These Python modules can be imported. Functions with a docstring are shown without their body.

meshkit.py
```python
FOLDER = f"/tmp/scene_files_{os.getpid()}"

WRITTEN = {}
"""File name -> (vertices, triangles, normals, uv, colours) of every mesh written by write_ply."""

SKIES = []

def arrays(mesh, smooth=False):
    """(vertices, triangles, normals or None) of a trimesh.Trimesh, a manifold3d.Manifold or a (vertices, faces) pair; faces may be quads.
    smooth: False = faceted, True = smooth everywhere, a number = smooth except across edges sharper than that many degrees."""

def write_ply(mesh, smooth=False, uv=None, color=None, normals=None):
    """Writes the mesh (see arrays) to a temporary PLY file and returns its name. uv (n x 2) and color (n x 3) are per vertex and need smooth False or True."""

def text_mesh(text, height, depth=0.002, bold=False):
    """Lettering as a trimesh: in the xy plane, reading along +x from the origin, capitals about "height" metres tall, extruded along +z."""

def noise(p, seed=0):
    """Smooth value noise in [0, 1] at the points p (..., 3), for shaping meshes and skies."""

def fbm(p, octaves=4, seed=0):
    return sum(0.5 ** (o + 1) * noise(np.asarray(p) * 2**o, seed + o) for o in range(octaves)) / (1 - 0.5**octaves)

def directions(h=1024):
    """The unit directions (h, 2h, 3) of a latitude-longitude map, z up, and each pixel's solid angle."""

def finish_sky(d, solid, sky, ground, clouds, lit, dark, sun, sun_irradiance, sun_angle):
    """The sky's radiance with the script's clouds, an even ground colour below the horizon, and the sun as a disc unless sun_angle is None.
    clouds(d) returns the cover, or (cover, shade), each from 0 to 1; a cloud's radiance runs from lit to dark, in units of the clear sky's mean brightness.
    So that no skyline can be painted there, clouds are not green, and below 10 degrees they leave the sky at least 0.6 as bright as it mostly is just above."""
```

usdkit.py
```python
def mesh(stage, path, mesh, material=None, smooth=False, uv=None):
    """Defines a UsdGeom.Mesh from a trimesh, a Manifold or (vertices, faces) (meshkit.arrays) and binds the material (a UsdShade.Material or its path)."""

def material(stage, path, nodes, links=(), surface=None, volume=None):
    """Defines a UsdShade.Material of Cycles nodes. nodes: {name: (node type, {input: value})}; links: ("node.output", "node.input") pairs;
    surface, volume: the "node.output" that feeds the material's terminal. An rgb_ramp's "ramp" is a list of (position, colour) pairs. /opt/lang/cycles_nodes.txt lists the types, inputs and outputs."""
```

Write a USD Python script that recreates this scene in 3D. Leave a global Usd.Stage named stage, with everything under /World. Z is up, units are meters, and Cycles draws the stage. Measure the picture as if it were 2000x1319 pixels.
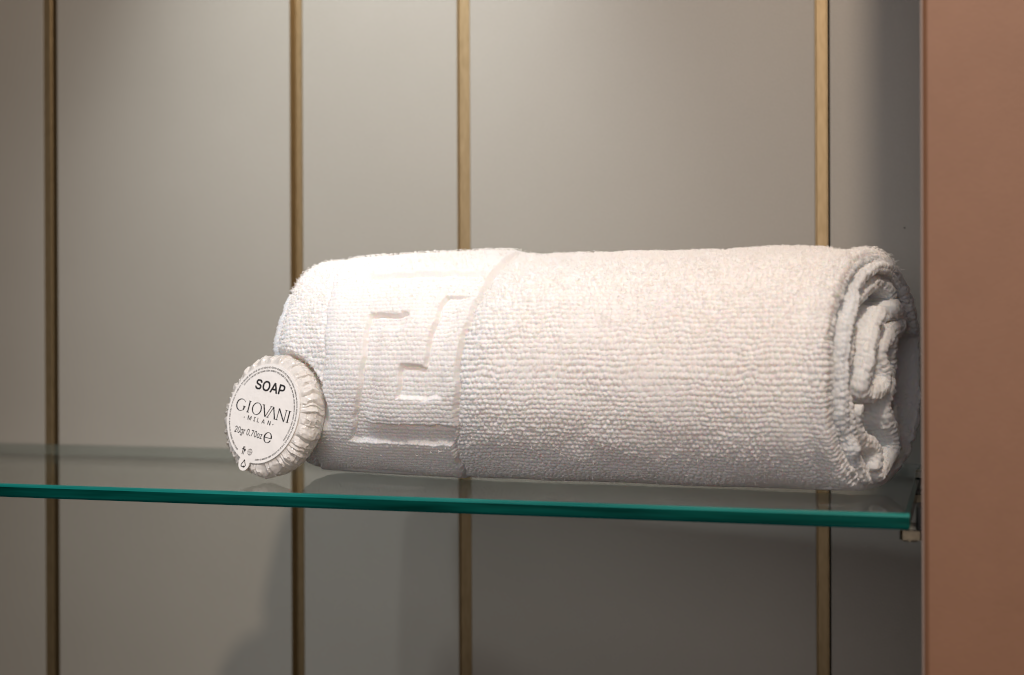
import math, random
import numpy as np, trimesh
from scipy.ndimage import gaussian_filter1d
from shapely import affinity
from shapely.geometry import Point, Polygon, LineString, box as sbox
from shapely.ops import unary_union
import usdkit, meshkit
from pxr import Usd, UsdGeom, UsdLux, UsdShade, Gf, Vt, Sdf

stage = Usd.Stage.CreateInMemory()
UsdGeom.SetStageUpAxis(stage, 'Z'); UsdGeom.SetStageMetersPerUnit(stage, 1.0)
world = UsdGeom.Xform.Define(stage, '/World'); stage.SetDefaultPrim(world.GetPrim())
UsdGeom.Scope.Define(stage, '/World/Looks')
rng = np.random.default_rng(7); random.seed(7)

# ------------------------------------------------------------------ camera
YAW, ROLL, PITCH, HC, DC = map(float, (17.5, -0.21, -0.126, 0.053, 0.567))
a_, p_, t_ = np.radians(YAW), np.radians(PITCH), np.radians(ROLL)
CF = np.array([-np.sin(a_)*np.cos(p_), np.cos(a_)*np.cos(p_), np.sin(p_)])
r0 = np.array([np.cos(a_), np.sin(a_), 0]); u0 = np.cross(r0, CF)
CR = np.cos(t_)*r0 + np.sin(t_)*u0; CU = -np.sin(t_)*r0 + np.cos(t_)*u0
CE = np.array([0, -DC, HC])
cam = UsdGeom.Camera.Define(stage, '/World/camera')
cam.CreateHorizontalApertureAttr(36.0); cam.CreateVerticalApertureAttr(36.0*675/1024)
cam.CreateFocalLengthAttr(36.0*2778/2000)
cam.CreateClippingRangeAttr(Gf.Vec2f(0.02, 50))
cam.CreateFStopAttr(9.5); cam.CreateFocusDistanceAttr(0.50)
EXPOSURE = 0.13
cam.CreateExposureAttr(EXPOSURE)
M = np.eye(4); M[0, :3] = CR; M[1, :3] = CU; M[2, :3] = -CF; M[3, :3] = CE
UsdGeom.Xformable(cam).AddTransformOp().Set(Gf.Matrix4d(M.tolist()))

# ------------------------------------------------------------------ lamps of the room
def aim(prim, pos, target):
    pos, target = np.array(pos, float), np.array(target, float)
    z = pos - target; z /= np.linalg.norm(z)
    x = np.cross([0, 1, 0.001], z); x /= np.linalg.norm(x); y = np.cross(z, x)
    m = np.eye(4); m[0, :3] = x; m[1, :3] = y; m[2, :3] = z; m[3, :3] = pos
    UsdGeom.Xformable(prim).AddTransformOp().Set(Gf.Matrix4d(m.tolist()))

def lamp(name, kind, pos, target, power, color, **kw):
    L = getattr(UsdLux, kind).Define(stage, '/World/' + name)
    L.CreateIntensityAttr(power); L.CreateColorAttr(Gf.Vec3f(*color)); L.CreateNormalizeAttr(True)
    cone = kw.pop('cone', None)
    for k, v in kw.items(): getattr(L, f'Create{k}Attr')(v)
    if cone:
        sh = UsdLux.ShapingAPI.Apply(L.GetPrim()); sh.CreateShapingConeAngleAttr(cone[0]); sh.CreateShapingConeSoftnessAttr(cone[1])
    aim(L, pos, target)
    return L

lamp('spot_lamp', 'SphereLight', (-0.40, -0.42, 0.56), (-0.245, 0.0, 0.05), 1.35, (0.94, 1.0, 1.08), Radius=0.016, cone=(24.0, 1.0))
lamp('middle_spot_lamp', 'SphereLight', (-0.262, -0.42, 0.56), (-0.25, 0.0, 0.06), 1.1, (0.97, 1.0, 1.02), Radius=0.010, cone=(23.0, 1.0))
lamp('wall_spot_lamp', 'SphereLight', (-0.262, -0.17, 0.43), (-0.262, 0.032, 0.155), 1.75, (0.98, 1.0, 1.0), Radius=0.012, cone=(27.0, 1.0))
lamp('warm_spot_lamp', 'DiskLight', (0.0575, -0.62, 0.62), (-0.05, -0.05, 0.02), 1.36, (1.0, 0.80, 0.64), Radius=0.022)
lamp('room_lamp', 'RectLight', (-0.15, -1.6, 0.40), (-0.2, 0, 0.03), 2.5, (1.0, 0.885, 0.85), Width=1.4, Height=0.9)

# ------------------------------------------------------------------ materials
def mat(name, nodes, links=(), surface='p.BSDF'):
    return usdkit.material(stage, '/World/Looks/' + name, nodes, links, surface=surface)
POS = {'g': ('geometry', {})}

M_panel = mat('satin_panel', {**POS,
    'n': ('noise_texture', {'scale': 9.0, 'detail': 3.0}), 'f': ('noise_texture', {'scale': 2600.0, 'detail': 1.0}),
    'c': ('rgb_ramp', {'ramp': [(0.3, (0.244, 0.233, 0.204)), (0.7, (0.262, 0.250, 0.220))]}),
    'r': ('rgb_ramp', {'ramp': [(0.3, (0.31,)*3), (0.7, (0.38,)*3)]}),
    'fs': ('rgb_ramp', {'ramp': [(0.25, (0.94,)*3), (0.75, (1.06,)*3)]}), 'mm': ('mix', {'mix_type': 'multiply', 'fac': 1.0}),
    'b': ('bump', {'strength': 0.22, 'distance': 0.0004}),
    'p': ('principled_bsdf', {'specular_ior_level': 0.5})},
    [('g.position', 'n.vector'), ('g.position', 'f.vector'), ('n.fac', 'c.fac'), ('c.color', 'mm.color1'), ('f.fac', 'fs.fac'), ('fs.color', 'mm.color2'), ('mm.color', 'p.base_color'), ('n.fac', 'r.fac'), ('r.color', 'p.roughness'), ('f.fac', 'b.height'), ('b.normal', 'p.normal')])
M_gold = mat('brushed_gold', {**POS,
    'm': ('mapping', {'scale': (700.0, 700.0, 160.0)}), 'n': ('noise_texture', {'scale': 1.0, 'detail': 2.0}),
    'c': ('rgb_ramp', {'ramp': [(0.3, (0.245, 0.18, 0.094)), (0.75, (0.30, 0.225, 0.125))]}),
    'b': ('bump', {'strength': 0.18, 'distance': 0.0003}),
    'p': ('principled_bsdf', {'metallic': 0.8, 'roughness': 0.38})},
    [('g.position', 'm.vector'), ('m.vector', 'n.vector'), ('n.fac', 'c.fac'), ('c.color', 'p.base_color'), ('n.fac', 'b.height'), ('b.normal', 'p.normal')])
M_gap = mat('dark_joint', {'p': ('principled_bsdf', {'base_color': (0.03, 0.026, 0.022), 'roughness': 0.8})})
M_post = mat('terracotta_laminate', {**POS,
    'n': ('noise_texture', {'scale': 60.0, 'detail': 8.0, 'roughness': 0.75}), 'f': ('noise_texture', {'scale': 900.0, 'detail': 2.0}), 'b': ('bump', {'strength': 0.07, 'distance': 0.0006}),
    'c': ('rgb_ramp', {'ramp': [(0.3, (0.224, 0.117, 0.068)), (0.7, (0.248, 0.131, 0.078))]}),
    'p': ('principled_bsdf', {'roughness': 0.5})},
    [('g.position', 'n.vector'), ('g.position', 'f.vector'), ('f.fac', 'b.height'), ('b.normal', 'p.normal'), ('n.fac', 'c.fac'), ('c.color', 'p.base_color')])
M_band = mat('pale_edge_band', {'p': ('principled_bsdf', {'base_color': (0.27, 0.21, 0.185), 'roughness': 0.5})})
M_glass = mat('clear_glass', {
    'w': ('layer_weight', {'blend': 0.5}), 'pw': ('math', {'math_type': 'power', 'value2': 6.0}),
    'ml': ('math', {'math_type': 'multiply_add', 'value2': 0.62, 'value3': 0.035}),
    't': ('transparent_bsdf', {'color': (0.965, 0.975, 0.97)}), 'gl': ('glossy_bsdf', {'color': (0.95, 0.97, 0.96)}), 'g': ('geometry', {}), 'sn': ('noise_texture', {'scale': 38.0, 'detail': 5.0, 'roughness': 0.65}), 'sr': ('rgb_ramp', {'ramp': [(0.40, (0.015,)*3), (0.62, (0.09,)*3), (0.72, (0.16,)*3)]}),
    'mx': ('mix_closure', {})},
    [('g.position', 'sn.vector'), ('sn.fac', 'sr.fac'), ('sr.color', 'gl.roughness'), ('w.facing', 'pw.value1'), ('pw.value', 'ml.value1'), ('ml.value', 'mx.fac'), ('t.BSDF', 'mx.closure1'), ('gl.BSDF', 'mx.closure2')], surface='mx.closure')
def glass_edge(name, lo, hi, rough):
    return mat(name, {**POS, 'm': ('mapping', {'scale': (22.0, 60.0, 420.0)}), 'n': ('noise_texture', {'scale': 1.0, 'detail': 4.0}),
        'c': ('rgb_ramp', {'ramp': [(0.3, lo), (0.7, hi)]}), 'b': ('bump', {'strength': 0.15, 'distance': 0.0004}),
        'p': ('principled_bsdf', {'roughness': rough, 'specular_ior_level': 0.6, 'coat_weight': 0.25, 'coat_roughness': 0.05})},
        [('g.position', 'm.vector'), ('m.vector', 'n.vector'), ('n.fac', 'c.fac'), ('c.color', 'p.base_color'), ('n.fac', 'b.height'), ('b.normal', 'p.normal')])
M_edge = glass_edge('green_glass_edge', (0.000, 0.024, 0.020), (0.002, 0.078, 0.066), 0.12)
M_chamfer = glass_edge('ground_glass_chamfer', (0.002, 0.12, 0.11), (0.012, 0.20, 0.185), 0.17)
M_back = glass_edge('back_glass_edge', (0.10, 0.12, 0.105), (0.14, 0.16, 0.14), 0.35)
M_terry = mat('white_terry', {**POS,
    'n': ('noise_texture', {'scale': 60.0, 'detail': 3.0}),
    'f': ('noise_texture', {'scale': 2400.0, 'detail': 3.0, 'roughness': 0.7}), 'b': ('bump', {'strength': 0.45, 'distance': 0.0005}),
    'c': ('rgb_ramp', {'ramp': [(0.3, (0.875, 0.868, 0.872)), (0.7, (0.91, 0.904, 0.907))]}),
    'p': ('principled_bsdf', {'roughness': 0.85, 'specular_ior_level': 0.2, 'sheen_weight': 0.2, 'sheen_roughness': 0.5,
          'subsurface_weight': 0.5, 'subsurface_scale': 0.0022, 'subsurface_radius': (1.0, 0.62, 0.42)})},
    [('g.position', 'n.vector'), ('n.fac', 'c.fac'), ('c.color', 'p.base_color'), ('g.position', 'f.vector'), ('f.fac', 'b.height'), ('b.normal', 'p.normal')])
M_fibre = mat('cotton_fibre', {'p': ('principled_bsdf', {'base_color': (0.90, 0.89, 0.88), 'roughness': 0.9, 'specular_ior_level': 0.1})})
M_wrap = mat('pleated_film', {**POS,
    'n': ('noise_texture', {'scale': 700.0, 'detail': 3.0}), 'b': ('bump', {'strength': 0.15, 'distance': 0.0004}),
    'p': ('principled_bsdf', {'base_color': (0.92, 0.92, 0.92), 'roughness': 0.14, 'specular_ior_level': 0.8, 'coat_weight': 0.6, 'coat_roughness': 0.08}),
    't': ('translucent_bsdf', {'color': (0.99, 0.90, 0.74)}), 'mx': ('mix_closure', {'fac': 0.30})},
    [('g.position', 'n.vector'), ('n.fac', 'b.height'), ('b.normal', 'p.normal'), ('p.BSDF', 'mx.closure1'), ('t.BSDF', 'mx.closure2')], surface='mx.closure')
M_label = mat('paper_label', {**POS, 'n': ('noise_texture', {'scale': 160.0, 'detail': 3.0}), 'b': ('bump', {'strength': 0.22, 'distance': 0.0015}),
    'p': ('principled_bsdf', {'base_color': (0.88, 0.88, 0.875), 'roughness': 0.4})},
    [('g.position', 'n.vector'), ('n.fac', 'b.height'), ('b.normal', 'p.normal')])
M_ink = mat('black_ink', {'p': ('principled_bsdf', {'base_color': (0.018, 0.018, 0.02), 'roughness': 0.6})})
M_grey_ink = mat('grey_ink', {'p': ('principled_bsdf', {'base_color': (0.20, 0.20, 0.20), 'roughness': 0.6})})
M_chrome = mat('aged_chrome', {**POS, 'n': ('noise_texture', {'scale': 300.0, 'detail': 3.0}),
    'r': ('rgb_ramp', {'ramp': [(0.3, (0.25,)*3), (0.7, (0.42,)*3)]}),
    'p': ('principled_bsdf', {'base_color': (0.28, 0.24, 0.17), 'metallic': 1.0})},
    [('g.position', 'n.vector'), ('n.fac', 'r.fac'), ('r.color', 'p.roughness')])
M_rubber = mat('dark_rubber', {'p': ('principled_bsdf', {'base_color': (0.025, 0.028, 0.026), 'roughness': 0.5})})
M_plastic = mat('clear_plastic', {'p': ('principled_bsdf', {'base_color': (0.34, 0.35, 0.31), 'roughness': 0.35})})

# ------------------------------------------------------------------ prim helpers
names = {}
def numbered(parent, name):
    k = (parent, name); n = names.get(k, 0); names[k] = n + 1
    return f'{parent}/{name}' + (f'_{n:03d}' if n else '')
def tag(prim, **kw):
    for k, v in kw.items():
        if v: prim.SetCustomDataByKey(k, v)
    return prim
def thing(name, loc=(0, 0, 0), **kw):
    x = UsdGeom.Xform.Define(stage, numbered('/World', name)); x.AddTranslateOp().Set(Gf.Vec3d(*map(float, loc)))
    OFF[str(x.GetPath())] = np.array(loc, float)
    return tag(x.GetPrim(), **kw)
OFF = {}
def offset(path):
    for k, v in OFF.items():
        if path.startswith(k + '/'): return v
    return np.zeros(3)
def part(parent, name, mesh, material, smooth=False, normals=None, **kw):
    """one mesh in world coordinates, moved into its thing's own frame"""
    pp = str(parent.GetPath()); path = numbered(pp, name); o = offset(path)
    if isinstance(mesh, trimesh.Trimesh): mesh = trimesh.Trimesh(mesh.vertices - o, mesh.faces, process=False)
    else: mesh = (np.asarray(mesh[0], float) - o, mesh[1])
    m = usdkit.mesh(stage, path, mesh, material, smooth=False if normals is not None else smooth)
    if normals is not None:
        m.CreateNormalsAttr(Vt.Vec3fArray.FromNumpy(np.asarray(normals, np.float32))); m.SetNormalsInterpolation('vertex')
    return tag(m.GetPrim(), **kw)

def bbox(x0, x1, y0, y1, z0, z1, bev=0.0, axes='z'):
    """a box; with bev its upright (z) or lengthwise (x) edges are chamfered"""
    if bev <= 0:
        m = trimesh.creation.box([x1-x0, y1-y0, z1-z0]); m.apply_translation([(x0+x1)/2, (y0+y1)/2, (z0+z1)/2]); return m
    def oct_(a0, a1, b0, b1): return [(a0+bev, b0), (a1-bev, b0), (a1, b0+bev), (a1, b1-bev), (a1-bev, b1), (a0+bev, b1), (a0, b1-bev), (a0, b0+bev)]
    if axes == 'z':
        m = trimesh.creation.extrude_polygon(Polygon(oct_(x0, x1, y0, y1)), z1-z0, engine='earcut'); m.apply_translation([0, 0, z0]); return m
    m = trimesh.creation.extrude_polygon(Polygon(oct_(y0, y1, z0, z1)), x1-x0, engine='earcut')     # (y,z) along x
    v = m.vertices; m.vertices = np.c_[v[:, 2] + x0, v[:, 0], v[:, 1]]
    return m
def grid_faces(nr, nc, wrap=False, flip=False):
    i, j = np.meshgrid(np.arange(nr-1), np.arange(nc if wrap else nc-1), indexing='ij')
    k = (j+1) % nc
    a, b, c, d = i*nc+j, i*nc+k, (i+1)*nc+k, (i+1)*nc+j
    f = np.stack([a, b, c, d], -1).reshape(-1, 4)
    f = f[:, ::-1] if flip else f
    return np.vstack([f[:, [0, 1, 2]], f[:, [0, 2, 3]]])
def vnormals(v, f):
    n = np.zeros_like(v); fn = np.cross(v[f[:, 1]]-v[f[:, 0]], v[f[:, 2]]-v[f[:, 0]])
    for k in range(3): np.add.at(n, f[:, k], fn)
    return n/np.maximum(np.linalg.norm(n, axis=1, keepdims=True), 1e-12)

# ------------------------------------------------------------------ the wall: satin panels in gold channels
YW = 0.032; ZB, ZT = -0.45, 0.80
wall = thing('wall', (0, YW, 0), kind='structure', label='wall of satin grey panels parted by upright gold channel strips', category=None)
strips = [(-0.4304, -0.4225), (-0.2967, -0.2902), (-0.2142, -0.2082), (-0.0571, -0.0512)]
edges = [-0.78] + [e for s in strips for e in s] + [0.12]
for i in range(0, len(edges), 2):
    part(wall, 'panel', bbox(edges[i], edges[i+1]-0.0, YW, YW+0.012, ZB, ZT, 0.0003), M_panel, smooth=20)
for k, (x0, x1) in enumerate(strips):
    dep = [0.0100, 0.0050, 0.0014, 0.0010][k]; lip = 0.0004; gp = 0.0008 if k == 3 else 0.0001
    # a U channel: left lip, bed, right lip
    prof = Polygon([(x0+.00005, YW+0.0002), (x0+lip, YW+0.0002), (x0+lip+0.0002, YW+dep), (x1-gp-lip-.0002, YW+dep), (x1-gp-lip, YW+0.0004), (x1-gp, YW+0.0004), (x1-gp, YW+0.0114), (x0+.00005, YW+0.0114)])
    if k == 0:                                                  # this one has a flat ledge beside its groove
        xl = x0+.0046
        prof = Polygon([(x0+.00005, YW+0.0004), (xl-.0006, YW+0.0004), (xl, YW+.001), (xl+.0001, YW+.0095), (x1-.0004, YW+.0095), (x1-.0003, YW+.0004), (x1-.0001, YW+.0004), (x1-.0001, YW+.0114), (x0+.00005, YW+.0114)])
    m = trimesh.creation.extrude_polygon(prof, ZT-ZB, engine='earcut'); m.apply_translation([0, 0, ZB])
    part(wall, 'trim_strip', m, M_gold, smooth=20)
part(wall, 'joint_backing', bbox(-0.78, 0.12, YW+0.0125, YW+0.0150, ZB+0.001, ZT-0.001), M_gap)
for (x, z) in [(-0.0592, 0.0889), (-0.0215, 0.0957)]:
    d = trimesh.creation.cylinder(0.00035, 0.0003, sections=10); d.apply_transform(trimesh.transformations.rotation_matrix(np.pi/2, [1, 0, 0])); d.apply_translation([x, YW-0.0001, z])
    part(wall, 'speck', d, M_gap)

# ------------------------------------------------------------------ the terracotta side panel on the right
XP = -0.0104; YP = -0.155
side = thing('side_panel', (XP, YP, 0), label='terracotta brown laminate side panel standing upright past the shelf end', category='side panel')
part(side, 'board', bbox(XP+0.0006, XP+0.30, YP, YW-0.0005, ZB, ZT, 0.0012), M_post, smooth=20)
part(side, 'edge_band', bbox(XP, XP+0.0005, YP+0.0015, YW-0.0005, ZB, ZT), M_band)

# ------------------------------------------------------------------ the glass shelf
YF, YB, XR, XL, TH = -0.1348, 0.0305, -0.0143, -0.78, 0.0048
shelf = thing('glass_shelf', (XL, YF, -TH), label='clear glass shelf with green polished edge carrying towel and soap', category='shelf')
part(shelf, 'glass_pane', bbox(XL, XR-0.0016, YF+0.0026, YB-0.0012, -TH, 0), M_glass)
ch = 0.0011; b = 0.0007
def strip_x(pts, x0, x1): 
    m = trimesh.creation.extrude_polygon(Polygon(pts), x1-x0, engine='earcut'); v = m.vertices
    m.vertices = np.c_[v[:, 2]+x0, v[:, 0], v[:, 1]]; return m
part(shelf, 'front_edge', strip_x([(YF, -TH+b), (YF+0.0024, -TH+b), (YF+0.0024, -ch), (YF, -ch)], XL, XR), M_edge)
part(shelf, 'upper_chamfer', strip_x([(YF, -ch-0.00002), (YF+0.0024, -ch-0.00002), (YF+0.0024, 0), (YF+0.0009, 0), (YF+0.0003, -0.0004)], XL, XR), M_chamfer)
part(shelf, 'lower_chamfer', strip_x([(YF+b, -TH), (YF+0.0024, -TH), (YF+0.0024, -TH+b-0.00002), (YF, -TH+b-0.00002)], XL, XR-0.0003), M_chamfer)
part(shelf, 'end_edge', bbox(XR-0.0015, XR-0.0001, YF+0.0026, YB-0.0012, -TH+0.0003, -0.0003), M_edge)
part(shelf, 'back_edge', bbox(XL, XR-0.0002, YB-0.0011, YB, -TH, -0.0001), M_back)

# ------------------------------------------------------------------ shelf clips on the side panel
def clip(y, label, upper):
    t = thing('shelf_clip', (XP, y, -TH), label=label, category='shelf clip', group='clips holding the glass shelf end')
    part(t, 'lower_jaw', bbox(XR-0.0032, XP-0.0003, y-0.0065, y+0.0065, -TH-0.0040, -TH-0.0012, 0.0009, 'z'), M_chrome, smooth=25)
    part(t, 'pad', bbox(XR-0.0010, XP-0.0007, y-0.005, y+0.005, -TH-0.0011, -TH-0.0001), M_plastic)
    part(t, 'mounting_plate', bbox(XP-0.0024, XP-0.0001, y-0.006, y+0.006, -TH-0.0010, 0.0012, 0.0006, 'z'), M_rubber, smooth=25)
    s = trimesh.creation.cylinder(0.0022, 0.0012, sections=20); s.apply_translation([XR-0.0004, y-0.0005, -TH-0.0044]); part(t, 'screw', s, M_chrome, smooth=30)
    if upper: part(t, 'upper_jaw', bbox(XR-0.0016, XP-0.0025, y-0.005, y+0.005, 0.0001, 0.0022, 0.0007, 'z'), M_plastic, smooth=25)
clip(-0.121, 'small metal shelf clip under the front right corner of the glass', False)
clip(-0.022, 'pale shelf clip at the back right corner of the glass behind the towel', True)

# ------------------------------------------------------------------ the rolled towel
TW = dict(x0=-0.2399, x1=-0.0368, y=[-0.0571, -0.0726, -0.0823], RnL=0.0343, Rn=0.0410, RzL=0.0407, Rz=0.0405, end=0.0199)
def hsh(a, b, seed=0):
    a = a.astype(np.int64); b = b.astype(np.int64)
    h = (a*374761393 + b*668265263 + seed*362437) & 0xFFFFFFFF
    h = ((h ^ (h >> 13))*1274126177) & 0xFFFFFFFF
    return ((h ^ (h >> 16)) & 0xFFFF)/65535.0
def n2(x, y, seed=0, oct=2): return meshkit.fbm(np.stack([x, y, np.full_like(x, seed*3.7+.31)], -1), oct, seed)
def terry(s, t, ps, pt, seed=0, wig=0.9):
    """height in [0,1] of the loop pile: rows along s, loops every ps along a row"""
    tt = t/pt + wig*(n2(s/0.006, t/0.006, seed+1)-.5)*1.3
    row = np.floor(tt); ft = tt-row
    ss = s/ps + hsh(row, row*0+3, seed) + (n2(s/0.005, t/0.005, seed+2)-.5)*1.0
    col = np.floor(ss); fs = ss-col
    r = hsh(row, col, seed+5); jx = (hsh(row, col, seed+6)-.5)*.35; jt = (hsh(row, col, seed+7)-.5)*.25
    d2 = ((ft-.5-jt)/.54)**2 + ((fs-.5-jx)/.54)**2
    return np.sqrt(np.clip(1-d2, 0, 1))*(0.55+0.45*r)

x0, x1 = TW['x0'], TW['x1']; LEN = x1-x0
def axis(u):
    """u in metres from the left rim: centre y, radii"""
    q = np.clip(u/LEN, -0.1, 1.1)
    ys = np.interp(np.linspace(-.1, 1.1, 241), [-.1, 0, .33, 1, 1.1], [TW['y'][0]+.003, *TW['y'], TW['y'][2]-.001])
    ys = gaussian_filter1d(ys, 14, mode='nearest')
    yc = np.interp(q, np.linspace(-.1, 1.1, 241), ys)
    k = np.exp(-np.clip(q, 0, 2)/.15)
    rn = TW['Rn']+(TW['RnL']-TW['Rn'])*k; rz = TW['Rz']+(TW['RzL']-TW['Rz'])*k
    return yc, rn, rz
def ring(u, th, shrink=0.0):
    """point of the towel's smooth skin; shrink moves it inwards by metres"""
    yc, rn, rz = axis(u)
    c, s = np.cos(th), np.sin(th)
    e = 0.92
    cc, sc = np.sign(c)*np.abs(c)**e, np.sign(s)*np.abs(s)**e
    w = np.clip(u/LEN, 0, 1)
    x = x0 + u - .06*rn*cc + TW['end']*(1-cc)/2*w**3
    return np.stack([x, yc-(rn-shrink)*cc, rz+(rz-shrink)*sc], -1)

NT = 900
th1 = np.linspace(0, 1, NT, endpoint=False)
# finer on the side towards the camera: from -80 to 120 degrees gets three quarters of the samples
th = np.interp(th1, [0, .78, 1], np.radians([-82, 125, 278]))
us = np.arange(-0.0, LEN+1e-9, 0.00030)
lipw = 0.0045
U, T = np.meshgrid(us, th, indexing='ij')
perim = 0.0408
S, TT = U.copy(), T*perim
base = ring(U, T)
# border with the key pattern
deg = np.degrees(T)
XC = ring(U, T)[..., 0]*0 + x0 + U
lx = np.interp(deg, [-82, 6, 90, 125], [-.2345, -.2140, -.2235, -.226]); rx = np.interp(deg, [-82, -60, 6, 54, 90, 125], [-.170, -.166, -.158, -.152, -.150, -.149])
wob = (n2(T*9, T*0+2, 31)-.5)*.0022
P = (XC - lx - wob)/(rx-lx)
in_border = (P > 0) & (P < 1) & (deg < 125)
def groove(d, w): return np.exp(-np.clip(d, 0, None)**2/(2*w*w))
def boxd(p, q, p0, p1, q0, q1):
    """distance in metres outside a rectangle of the border (p in border widths, q in degrees)"""
    W = 0.062
    dx = np.maximum(np.maximum(p0-p, p-p1), 0)*W; dy = np.maximum(np.maximum(q0-q, q-q1), 0)*np.pi/180*perim
    return np.hypot(dx, dy)
qd = deg + (n2(S/0.004, T*0, 41)-.5)*1.6
pp = P - .0007*deg + (n2(TT/0.004, T*0, 42)-.5)*.012
def lowered(p0, p1, q0, q1, soft=True):
    """1 inside a sunk stretch: its left side and upper side are steep, the other two rise slowly"""
    W = 0.062; k = np.pi/180*perim
    a = np.clip((pp-p0)*W/.0005, 0, 1); b2 = np.clip((p1-pp)*W/(.0035 if soft else .0006), 0, 1)
    c = np.clip((q1-qd)*k/.0005, 0, 1); e3 = np.clip((qd-q0)*k/.0011, 0, 1)
    return a*b2*c*e3
sunk = np.max([lowered(.20, .93, 47, 54, False), lowered(.31, .60, 18, 26.5), lowered(.31, .45, -36, 26.5), lowered(.31, 1.02, -36, -25, False),
               lowered(.775, .92, -12, 36), lowered(.60, .87, -12, 2), lowered(.20, .80, -69, -63, False)], axis=0)
ends = lambda q0, q1: np.clip((qd-q0)/1.5, 0, 1)*np.clip((q1-qd)/1.5, 0, 1)
crease = np.max([np.exp(-(((pp-p0)*.062-.0003)/.00046)**2)*ends(q0, q1) for p0, q0, q1 in [(.31, -36, 26.5), (.775, 2, 36), (.60, -12, 2)]]
                + [np.exp(-((qd-q)*np.pi/180*perim/.00055)**2)*np.clip((pp-p0)/.02, 0, 1)*np.clip((p1-pp)/.02, 0, 1) for q, p0, p1 in [(53, .20, .93), (25.8, .31, .60), (1.4, .60, .79), (-25.7, .40, 1.0)]], axis=0)
seam = np.maximum(groove(np.abs(P)*0.062, 0.0006), groove(np.abs(P-1)*0.062, 0.0005))
fade = np.clip((126-deg)/6, 0, 1)*np.clip((deg+86)/4, 0, 1)
pile = terry(S, TT, 0.00166, 0.00166, 1)
rib = terry(S, TT, 0.00150, 0.00148, 9, .35)
inb = np.clip(P*0.062/0.0012, 0, 1)*np.clip((1-P)*0.062/0.0012, 0, 1)*fade
h = (1-inb)*pile*(.00035+.00085*np.clip((n2(S/0.022, TT/0.022, 71, 3)-.3)/.4, 0, 1)) + inb*(rib*0.00042 + 0.0014*(1-sunk) - .0017*crease) 
h = h - seam*fade*np.clip((88-deg)/20, .15, 1)*0.0013
# soft swells of the cloth
h += (n2(S/0.030, TT/0.030, 50, 3)-.5)*0.0022 + (n2(S/0.011, TT/0.011, 51, 2)-.5)*0.0008
# the free edge of the cloth lying along the top: the layer behind sits a little higher between two stations
topm = np.exp(-((deg-100)/14)**2)*np.exp(-((XC+.176)/.022)**4)
h += topm*0.0013
tops = np.exp(-((deg-88)/30)**2)
h += tops*np.interp(XC, [-.24, -.215, -.19, -.18, -.155, -.143, -.13, -.112, -.085, -.06, -.045, -.03], [-.001, .0000, .0000, .0002, .0002, -.0012, -.0002, .0004, -.0003, .0000, -.0005, .0003])
h -= np.exp(-((XC+.0445)/.004)**2)*0.0012*(deg > -70)      # the hem's stitched line near the right end
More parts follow.
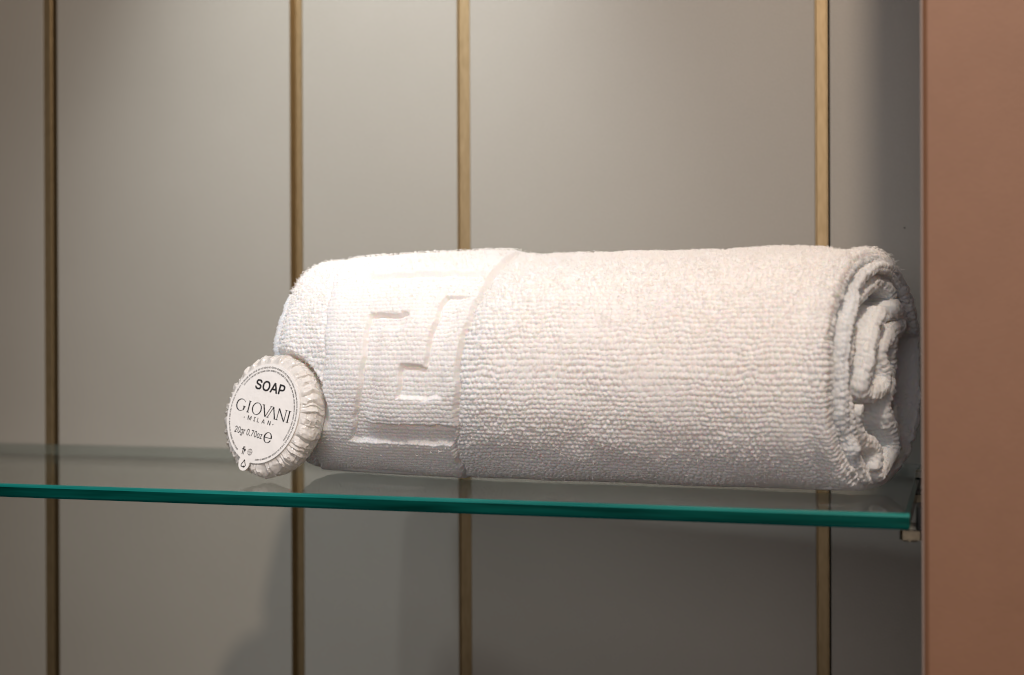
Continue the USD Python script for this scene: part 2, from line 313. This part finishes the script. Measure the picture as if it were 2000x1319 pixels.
# rounding of both ends
rl = 0.011
e = np.clip(1-U/rl, 0, 1); shrinkL = rl*0.62*(1-np.sqrt(np.clip(1-e*e, 0, 1)))
e2 = np.clip(1-(LEN-U)/0.0026, 0, 1); shrinkR = 0.0024*(1-np.sqrt(np.clip(1-e2*e2, 0, 1)))
base = ring(U, T, shrinkL+shrinkR)
F = grid_faces(len(us), NT, wrap=True, flip=False)
bn = vnormals(base.reshape(-1, 3), F).reshape(base.shape)
if (bn[len(us)//2, NT//3] @ (base[len(us)//2, NT//3]-base[len(us)//2].mean(0))) < 0: F = F[:, ::-1]; bn = -bn
low_ = np.clip((0.009-base[..., 2])/0.009, 0, 1)
base[..., 2] += 0.0011*low_**2
fl = 0.0002
skin = base + bn*(h*(1-.72*low_**1.5))[..., None]
lowz = skin[..., 2]
skin[..., 2] = np.where(lowz < .0016, fl + .0014*np.exp(np.clip(lowz-.0016, -1, 0)/.0014), lowz)
# soap pressed against it (filled in below once the soap's place is known)

SC = np.array([-0.2420, -0.1010, 0.0246])                      # centre of the soap's label
Rv, Uv, Fv = CR, CU, -CF
SN = -.58*Rv + .21*Uv + .79*Fv; SN /= np.linalg.norm(SN)
eM = .34*Rv + .94*Uv; eM -= (eM@SN)*SN; eM /= np.linalg.norm(eM)
em = np.cross(eM, SN); 
if em@Rv < 0: em = -em
cs, sn = math.cos(math.radians(7.5)), math.sin(math.radians(7.5))
SX = cs*em + sn*eM; SY = np.cross(SN, SX)
TS = 0.0126
d = skin - SC; dn = d@SN; rr = np.sqrt(np.maximum((d**2).sum(-1)-dn**2, 0))
push = np.clip(dn + TS - .0002, 0, None)*np.clip((0.0250-rr)/0.004, 0, 1)
skin = skin - push[..., None]*SN
skin[..., 2] = np.maximum(skin[..., 2], fl)

towel = thing('rolled_towel', (float(x0+LEN/2), TW['y'][1], 0), label='white terry towel rolled up on the glass shelf, with a woven key border', category='towel')
SV = skin.reshape(-1, 3); VN = vnormals(SV, F)
lab = in_border.reshape(-1)[F].all(1)
def sub(mask):
    f = F[mask]; u_, inv = np.unique(f, return_inverse=True)
    return (SV[u_], inv.reshape(-1, 3)), VN[u_]
m_, n_ = sub(~lab); part(towel, 'terry_wrap', m_, M_terry, normals=n_)
m_, n_ = sub(lab); part(towel, 'key_border', m_, M_terry, normals=n_, label='woven border band with a sunk square key pattern')

# left end: the rolled layers seen as a pushed-in spiral
nr = 60; rad = np.linspace(1, 0.02, nr)
thL = np.linspace(0, 2*np.pi, 240, endpoint=False)
rimL = np.array([[np.interp(a, th, skin[0, :, k], period=2*np.pi) for a in np.mod(thL, 2*np.pi)] for k in range(3)]).T if False else None
idx = np.round(np.linspace(0, NT, 240, endpoint=False)).astype(int)
rimL = skin[0, idx]; cen = rimL.mean(0); ang = th[idx]
RR, AA = np.meshgrid(rad, ang, indexing='ij')
spiral = (RR*7 + AA/(2*np.pi)) % 1.0
dent = 0.0028*np.clip(1-np.abs(spiral-.5)*2.2, 0, 1)**.5*np.clip((1-RR)*12, 0, 1)
cap = cen + (rimL[None]-cen)*RR[..., None] + np.array([-1, 0, 0])*(dent + .004*np.sqrt(np.clip(1-RR**2, 0, 1)))[..., None]
fc = grid_faces(nr, 240, wrap=True); 
vn = vnormals(cap.reshape(-1, 3), fc)
if vn[:, 0].mean() > 0: fc = fc[:, ::-1]
part(towel, 'left_end', (cap.reshape(-1, 3), fc), M_terry, smooth=True)

# right end: lip of the outer layer and the inner layers
rim = skin[-1]                                                  # NT points
yc_, rn_, rz_ = axis(np.array(LEN)); cenR = np.array([rim[:, 0].mean(), float(yc_), float(rz_)])
rad_dir = rim - cenR; rad_dir[:, 0] *= 0; rad_dir /= np.linalg.norm(rad_dir, axis=1, keepdims=True)
thick = 0.0027
prof = [(0.0, 0.0), (.0006, .0006), (.0013, .0009), (.0021, .0007), (thick, -.0002), (thick+.0004, -.003), (thick+.0006, -.008), (thick+.0008, -.016), (thick+.001, -.035)]
seq = np.vstack([np.c_[np.interp(np.linspace(0, 4, 18), range(5), [p[0] for p in prof[:5]]), np.interp(np.linspace(0, 4, 18), range(5), [p[1] for p in prof[:5]])],
                 np.c_[np.interp(np.linspace(0, 1, 60)**1.3*.035, [.0002, .003, .008, .016, .035], [p[0] for p in prof[4:]]), -.0004-np.linspace(0, 1, 60)**1.3*.0346]])
lip = rim[None] - rad_dir[None]*seq[:, 0][:, None, None] + np.array([1., 0, 0])*seq[:, 1][:, None, None]
li, lj = np.meshgrid(np.arange(len(seq)), np.arange(NT), indexing='ij')
lh = (n2(lj*np.radians(.24)*perim/0.0011, np.cumsum(np.r_[0, np.hypot(*np.diff(seq, axis=0).T)])[li]/0.0011, 77, 2)-.5)*0.0014*np.clip(li/4, 0, 1)
fl_ = grid_faces(len(seq), NT, wrap=True)
ln = vnormals(lip.reshape(-1, 3), fl_).reshape(lip.shape)
if ln[10].mean(0)[0] < 0: fl_ = fl_[:, ::-1]; ln = -ln
lip = lip + ln*lh[..., None]; lip[..., 2] = np.maximum(lip[..., 2], fl)
part(towel, 'outer_lip', (lip.reshape(-1, 3), fl_), M_terry, smooth=True)

# inner layers drawn in the slanted plane of the end: (crop x, crop y) measured on the photograph -> plane coordinates a (front to back), b (height)
A0, A1 = np.array([-0.0393, -0.1233, 0]), np.array([-0.0144, -0.0413, 0])
PD = (A1-A0)/np.linalg.norm(A1-A0); PN = np.array([PD[1]*-1, PD[0], 0]); PN = -PN if PN[0] < 0 else PN
def end_point(cx, cy):
    px, py = 1550+cx/2.03, 450+cy/2.03
    ray = CF + CR*(px-1000)/2778 - CU*(py-659.5)/2778
    t = ((A0-CE)@PN)/(ray@PN)
    return CE + t*ray
def layer(name, pts, t=0.0034, out=0.0, depth=0.032, closed_inner=True, amp=0.0010, seed=0, **kw):
    q = np.array([end_point(*p) for p in pts]); a = (q-A0)@PD; bz = q[:, 2]
    k = np.linspace(0, 1, len(pts)); kk = np.linspace(0, 1, 400)
    from scipy.interpolate import make_interp_spline
    sp = make_interp_spline(k, np.c_[a, bz], k=3)(kk)
    L = np.r_[0, np.cumsum(np.hypot(*np.diff(sp, axis=0).T))]; n = max(12, int(L[-1]/0.00045))
    ll = np.linspace(0, L[-1], n); sp = np.c_[np.interp(ll, L, sp[:, 0]), np.interp(ll, L, sp[:, 1])]
    tg = np.gradient(sp, axis=0); tg /= np.linalg.norm(tg, axis=1, keepdims=True); nm = np.c_[-tg[:, 1], tg[:, 0]]
    arc = np.linspace(-np.pi/2, np.pi/2, 14)
    deep = np.linspace(1, 0, 34)**1.4*depth
    o = np.r_[np.full(34, -t/2), t/2*np.sin(arc), np.full(34, t/2)]; dd = np.r_[-deep, t/2*np.cos(arc), -deep[::-1]]
    wave = out + (n2(ll/0.010, ll*0, seed+3)-.5)*0.0035
    taper = np.clip(np.minimum(ll, L[-1]-ll)/0.0028, 0.0, 1)**.6
    O, I = np.meshgrid(np.arange(len(o)), np.arange(n), indexing='ij')
    pa = sp[I, 0] + nm[I, 0]*o[O]*taper[I]; pb = sp[I, 1] + nm[I, 1]*o[O]*taper[I]
    V = A0 + PD*pa[..., None] + np.array([0, 0, 1.])*pb[..., None] + PN*0 + np.array([1., 0, 0])*(dd[O]+wave[I])[..., None]
    f = grid_faces(len(o), n)
    vn = vnormals(V.reshape(-1, 3), f).reshape(V.shape)
    if vn[41].mean(0)[0] < 0: f = f[:, ::-1]; vn = -vn
    arcl = np.cumsum(np.r_[0, np.hypot(np.diff(o), np.diff(dd))])
    hh = (terry(ll[I], arcl[O], 0.0018, 0.0017, seed+20)*amp + (n2(ll[I]/0.006, arcl[O]/0.006, seed+30)-.5)*.0018)*taper[I]
    V = V + vn*hh[..., None]; V[..., 2] = np.maximum(V[..., 2], fl)
    part(towel, name, (V.reshape(-1, 3), f), M_terry, smooth=True, **kw)
layer('inner_layer', [(284, 992), (240, 925), (203, 800), (183, 650), (183, 500), (197, 370), (227, 258), (270, 176), (320, 146), (372, 170), (412, 238), (440, 330), (462, 420)], t=.0030, seed=1, out=.0006)
layer('inner_layer', [(294, 975), (260, 915), (230, 840), (212, 740), (206, 600), (210, 480), (225, 370), (257, 282), (300, 220), (344, 210), (376, 244), (386, 292), (372, 330), (340, 350)], t=.0031, seed=2, out=-.0004)
layer('inner_layer', [(352, 300), (384, 322), (402, 352), (388, 388), (356, 402), (328, 440), (318, 500), (326, 560), (320, 606), (298, 640), (268, 648), (246, 622), (250, 560), (262, 470), (286, 380), (322, 310)], t=.0046, seed=3, out=.0020, amp=.0010)
layer('inner_layer', [(352, 420), (360, 490), (366, 550), (352, 610), (338, 670), (342, 735), (362, 790), (374, 850), (364, 905), (336, 950), (304, 975)], t=.0048, seed=4, out=.0010, amp=.0010)
layer('inner_layer', [(228, 690), (238, 770), (258, 826), (288, 846), (306, 880), (302, 920), (290, 945)], t=.0052, seed=5, out=.0004, amp=.0010)
# the roll's core, deep inside
kx = np.linspace(0, 1, 40); 
core = cenR + (rim[None, ::4]-cenR)*np.linspace(.97, 0.02, 24)[:, None, None] + np.array([-.020, 0, 0])
co, ca = np.meshgrid(np.linspace(.97, .02, 24), th[::4], indexing='ij')
core[..., 0] += (n2(co*9, ca*2.5, 91)-.5)*.012
fcore = grid_faces(24, core.shape[1], wrap=True)
cn = vnormals(core.reshape(-1, 3), fcore)
if cn[:, 0].mean() < 0: fcore = fcore[:, ::-1]
part(towel, 'roll_core', (core.reshape(-1, 3), fcore), M_terry, smooth=True)

# loose cotton fibres standing off the pile
def fibres(n):
    iu = rng.integers(0, len(us), n); it = rng.integers(0, NT, n)
    keep = (np.degrees(th[it]) > -75) & (np.degrees(th[it]) < 124) & ~(in_border[iu, it] & (rng.random(n) < .75))
    keep &= rng.random(n) < np.interp(np.degrees(th[it]), [-75, -30, 10, 60], [.0, .06, .35, 1])
    iu, it = iu[keep], it[keep]; k = len(iu)
    p = skin[iu, it]; nrm = bn[iu, it]
    tx = np.array([1., 0, 0]); ty = np.cross(nrm, tx)
    a = rng.uniform(0, 2*np.pi, k)[:, None]; dr = np.cos(a)*tx + np.sin(a)*ty
    ln = rng.uniform(.0005, .0013, k)[:, None]
    pts = np.stack([p - nrm*.0002, p + nrm*ln*.55 + dr*ln*.15, p + nrm*ln*.85 + dr*ln*.5, p + nrm*ln*.6 + dr*ln*.95], 1)
    pts[..., 2] = np.maximum(pts[..., 2], fl)
    return pts
fb = fibres(80000)
cv = UsdGeom.BasisCurves.Define(stage, str(towel.GetPath()) + '/loose_fibres')
cv.CreateTypeAttr('linear'); cv.CreatePointsAttr(Vt.Vec3fArray.FromNumpy((fb.reshape(-1, 3)-OFF[str(towel.GetPath())]).astype(np.float32)))
cv.CreateCurveVertexCountsAttr(Vt.IntArray.FromNumpy(np.full(len(fb), 4, np.int32)))
cv.CreateWidthsAttr(Vt.FloatArray([0.00011])); cv.SetWidthsInterpolation('constant')
UsdShade.MaterialBindingAPI.Apply(cv.GetPrim()).Bind(M_fibre); cv.GetPrim().SetCustomDataByKey('kind', 'stuff')

# ------------------------------------------------------------------ the wrapped soap
soap = thing('wrapped_soap', tuple(SC - SN*TS/2 - np.array([0, 0, .0235])), label='small round guest soap in white pleated wrapper leaning on the towel', category='soap')
def S3(xy, n): 
    xy = np.asarray(xy, float); n = np.broadcast_to(np.asarray(n, float), xy.shape[:1])
    return SC + xy[:, :1]*SX + xy[:, 1:2]*SY + n[:, None]*SN
R = 0.0186
NA = 900
phi = np.linspace(0, 2*np.pi, NA, endpoint=False)
profile = np.array([(0, -.0003), (.5*R, -.0003), (.92*R, -.0003), (R*1.0, -.0004), (R*1.07, -.0007), (R*1.14, -.0014), (R*1.195, -.0028), (R*1.215, -.0048), (R*1.20, -.0072), (R*1.15, -.0098), (R*1.06, -.0117), (R*.90, -.0125), (R*.5, -.0126), (.02*R, -.0126)])
ks = np.r_[0, np.cumsum(np.hypot(*np.diff(profile, axis=0).T))]; kk = np.linspace(0, ks[-1], 110)
pr, pn = np.interp(kk, ks, profile[:, 0]), np.interp(kk, ks, profile[:, 1])
pr, pn = gaussian_filter1d(pr, 1.5, mode='nearest'), gaussian_filter1d(pn, 1.5, mode='nearest')
NP = 42
# pleats: irregular folds, each a steep and a slow side
cuts = np.cumsum(rng.uniform(.3, 1.7, NP)); cuts = cuts/cuts[-1]*2*np.pi; st = np.r_[0, cuts[:-1]]
which = np.clip(np.searchsorted(cuts, phi, 'right'), 0, NP-1); frac = (phi-st[which])/(cuts-st)[which]
hgt = rng.uniform(.35, 1.0, NP); kp = rng.uniform(.10, .35, NP)
def pleat(shift):
    f2 = np.clip(frac + shift*0, 0, 1); k = kp[which]
    return hgt[which]*np.where(f2 < k, f2/k, (1-f2)/(1-k))**.8
amp = np.interp(kk, ks, [0, 0, 0, .0002, .0008, .0012, .0013, .0011, .0007, .0004, .0002, .0002, 0, 0])
K, J = np.meshgrid(np.arange(len(kk)), np.arange(NA), indexing='ij')
ph2 = phi[J] + (n2(kk[K]/.004, phi[J]*4, 61)-.5)*.10
Wp = np.interp(np.mod(ph2, 2*np.pi), phi, pleat(0), period=2*np.pi)
tpr, tpn = np.gradient(pr), np.gradient(pn); tl = np.hypot(tpr, tpn)+1e-12; nr_, nn_ = -tpn/tl, tpr/tl
crm = (n2(np.cos(phi[J])*6+9, np.sin(phi[J])*6+kk[K]/.003, 63, 3)-.5)*.0009*np.clip(amp[K]/.0010, 0.1, 1)
rdg = 1-np.abs(n2(phi[J]*9+kk[K]/.006, kk[K]/.0022, 65, 2)-.5)*2
crm += np.clip(rdg-.75, 0, 1)*.0014*np.clip(amp[K]/.0010, 0, 1)
off = (Wp-.55)*amp[K] + crm
rr_, nn2 = pr[K] + nr_[K]*off, pn[K] + nn_[K]*off
Vs = SC + (rr_*np.cos(phi[J]))[..., None]*SX + (rr_*np.sin(phi[J]))[..., None]*SY + nn2[..., None]*SN
low = 0.0003
Vs[..., 2] = np.maximum(Vs[..., 2], low)
fs_ = grid_faces(len(kk), NA, wrap=True)
vn = vnormals(Vs.reshape(-1, 3), fs_)
if (vn[3*NA] @ SN) < 0: fs_ = fs_[:, ::-1]
part(soap, 'wrapper', (Vs.reshape(-1, 3), fs_), M_wrap, smooth=18)
# the label: a round sticker with a small tab at its foot
def plate(shape, n0, n1):
    geoms = [g for g in getattr(shape, 'geoms', [shape]) if g.area > 1e-12]
    m = trimesh.util.concatenate([trimesh.creation.extrude_polygon(g, 1.0, engine='earcut') for g in geoms])
    v = m.vertices
    return trimesh.Trimesh(S3(v[:, :2], n0 + (n1-n0)*v[:, 2]), m.faces, process=False)
def disc(r, x=0, y=0, n=96): return Point(x, y).buffer(r, quad_segs=n//4)
label_shape = disc(R*.985, n=160).union(disc(R*.15, -.159*R, -1.03*R)).buffer(R*.03).buffer(-R*.03)
lb = part(soap, 'label', plate(label_shape, -.0002, .00014), M_label, label='round white paper label with black print and a small tab')
INK0, INK1 = .00015, .00022
def ink(name, shape, material=M_ink):
    part(lb, name, plate(affinity.scale(shape, R, R, origin=(0, 0)), INK0, INK1), material)
def glyphs(text, bold=False):
    from shapely.geometry import MultiPolygon
    m = meshkit.text_mesh(text, 1.0, 1.0, bold)
    top = m.faces[(m.triangles[:, :, 2] > .99).all(1)]
    return unary_union([Polygon(t[:, :2]) for t in m.vertices[top] if Polygon(t[:, :2]).area > 1e-9]).buffer(.003)
def fit(shape, cx, cy, w, h=None):
    a0, b0, a1, b1 = shape.bounds; k = w/(a1-a0); kh = k if h is None else h/(b1-b0)
    return affinity.translate(affinity.scale(affinity.translate(shape, -(a0+a1)/2, -(b0+b1)/2), k, kh, origin=(0, 0)), cx, cy)
ink('soap_lettering', fit(glyphs('SOAP', True), .02, .535, .84, .205))
ink('weight_lettering', fit(glyphs('20gr 0.70oz'), -.25, -.445, .80, .165))
# e mark
e_ = affinity.scale(disc(1), .95, 1.0).difference(affinity.scale(disc(1), .66, .90)).difference(sbox(.2, -.38, 1.2, -.02)).union(sbox(-.75, -.09, .84, .03))
ink('e_mark', fit(e_, .31, -.43, .23, .21))
# roman capitals drawn by hand (cap height 1)
def para(xa, xb, w): return Polygon([(xa, 1), (xa+w, 1), (xb+w, 0), (xb, 0)])
def serif(x, y, w=.26): return sbox(x-w/2, y-(.03 if y > .5 else 0), x+w/2, y+(.03 if y < .5 else 0))
def I_(): return unary_union([sbox(-.05, 0, .05, 1), serif(0, 0), serif(0, 1)])
def O_(): return affinity.translate(affinity.scale(disc(1), .50, .53), 0, .5).difference(affinity.translate(affinity.scale(disc(1), .405, .495), 0, .5))
def G_(): return affinity.translate(affinity.scale(disc(1), .50, .53), 0, .5).difference(affinity.translate(affinity.scale(disc(1), .44, .49), .045, .5)).difference(sbox(.27, .42, .8, .80)).union(sbox(.32, .10, .41, .44)).union(sbox(.24, .42, .50, .45))
def V_(): return unary_union([para(-.44, -.04, .105), para(.40, -.01, .045), serif(-.39, 1, .24), serif(.42, 1, .22)])
def A_(): return unary_union([affinity.scale(para(-.40, .00, .045), 1, -1, origin=(0, .5)), affinity.scale(para(.34, -.05, .105), 1, -1, origin=(0, .5)), serif(-.38, 0, .22), serif(.39, 0, .24)])
def N_(): return unary_union([sbox(-.40, 0, -.35, 1), sbox(.35, 0, .40, 1), para(-.42, .29, .11), serif(-.37, 0, .22), serif(.37, 1, .22)])
letters = [(G_, 0), (I_, .86), (O_, 1.72), (V_, 2.72), (A_, 3.36), (N_, 4.34), (I_, 5.06)]
ink('name_lettering', fit(unary_union([affinity.translate(f(), x, 0) for f, x in letters]).buffer(.008), -.02, .06, 1.55, .245))
mil = unary_union([affinity.translate(glyphs(c), x, 0) for c, x in zip('MILAN', (0, 1.75, 2.75, 4.15, 5.75))] + [disc(.13, -.9, .36), disc(.13, 7.4, .36)])
ink('city_lettering', fit(mil, -.06, -.150, .86, .085))
# small marks at the foot: a monogram, a ring mark and a folded arrow on the tab
ink('monogram_mark', fit(unary_union([sbox(.0, 0, .16, 1), sbox(-.2, .62, .5, .74), affinity.rotate(sbox(0, .84, .45, .98), 12), sbox(.36, 0, .5, .7), disc(.16, .62, .58)]), -.25, -.79, .105, .16))
rings = unary_union([disc(1).difference(disc(.88)), sbox(-1, -.05, 1, .05), sbox(-.05, -1, .05, 1), affinity.scale(disc(1), .5, 1).difference(affinity.scale(disc(.86), .5, 1))])
ink('ring_mark', fit(rings, -.07, -.79, .13, .13), M_grey_ink)
loop = LineString([(-.1, -.55), (-.62, -.5), (-.72, -.15), (-.3, .35), (0, .85), (.3, .35), (.72, -.15), (.5, -.5), (.2, -.48)]).buffer(.09)
ink('arrow_mark', fit(unary_union([loop, Polygon([(.32, -.22), (-.08, -.50), (.32, -.78)])]), -.159, -1.04, .14, .17))
# ring of print too small to read: rows of tiny strokes
def micro(r, a0, a1, hgt, seed):
    g = np.random.default_rng(seed); out = []; a = a0
    while a < a1:
        for _ in range(int(g.integers(3, 10))):
            w = g.uniform(.006, .017); hh = hgt*g.uniform(.7, 1.1)
            s = sbox(r-hh/2, -w/2, r+hh/2, w/2)
            if g.random() < .6: s = s.difference(sbox(r-hh*.28, -w*.25, r+hh*.2, w*.6))
            out.append(affinity.rotate(s, a, origin=(0, 0))); a += math.degrees((w+.006)/r)
            if a > a1: break
        a += math.degrees(.014/r)
    return unary_union(out)
ink('outer_ring_print', micro(.915, -82, 243, .034, 3), M_grey_ink)
ink('inner_ring_print', micro(.85, -28, 148, .032, 4), M_grey_ink)
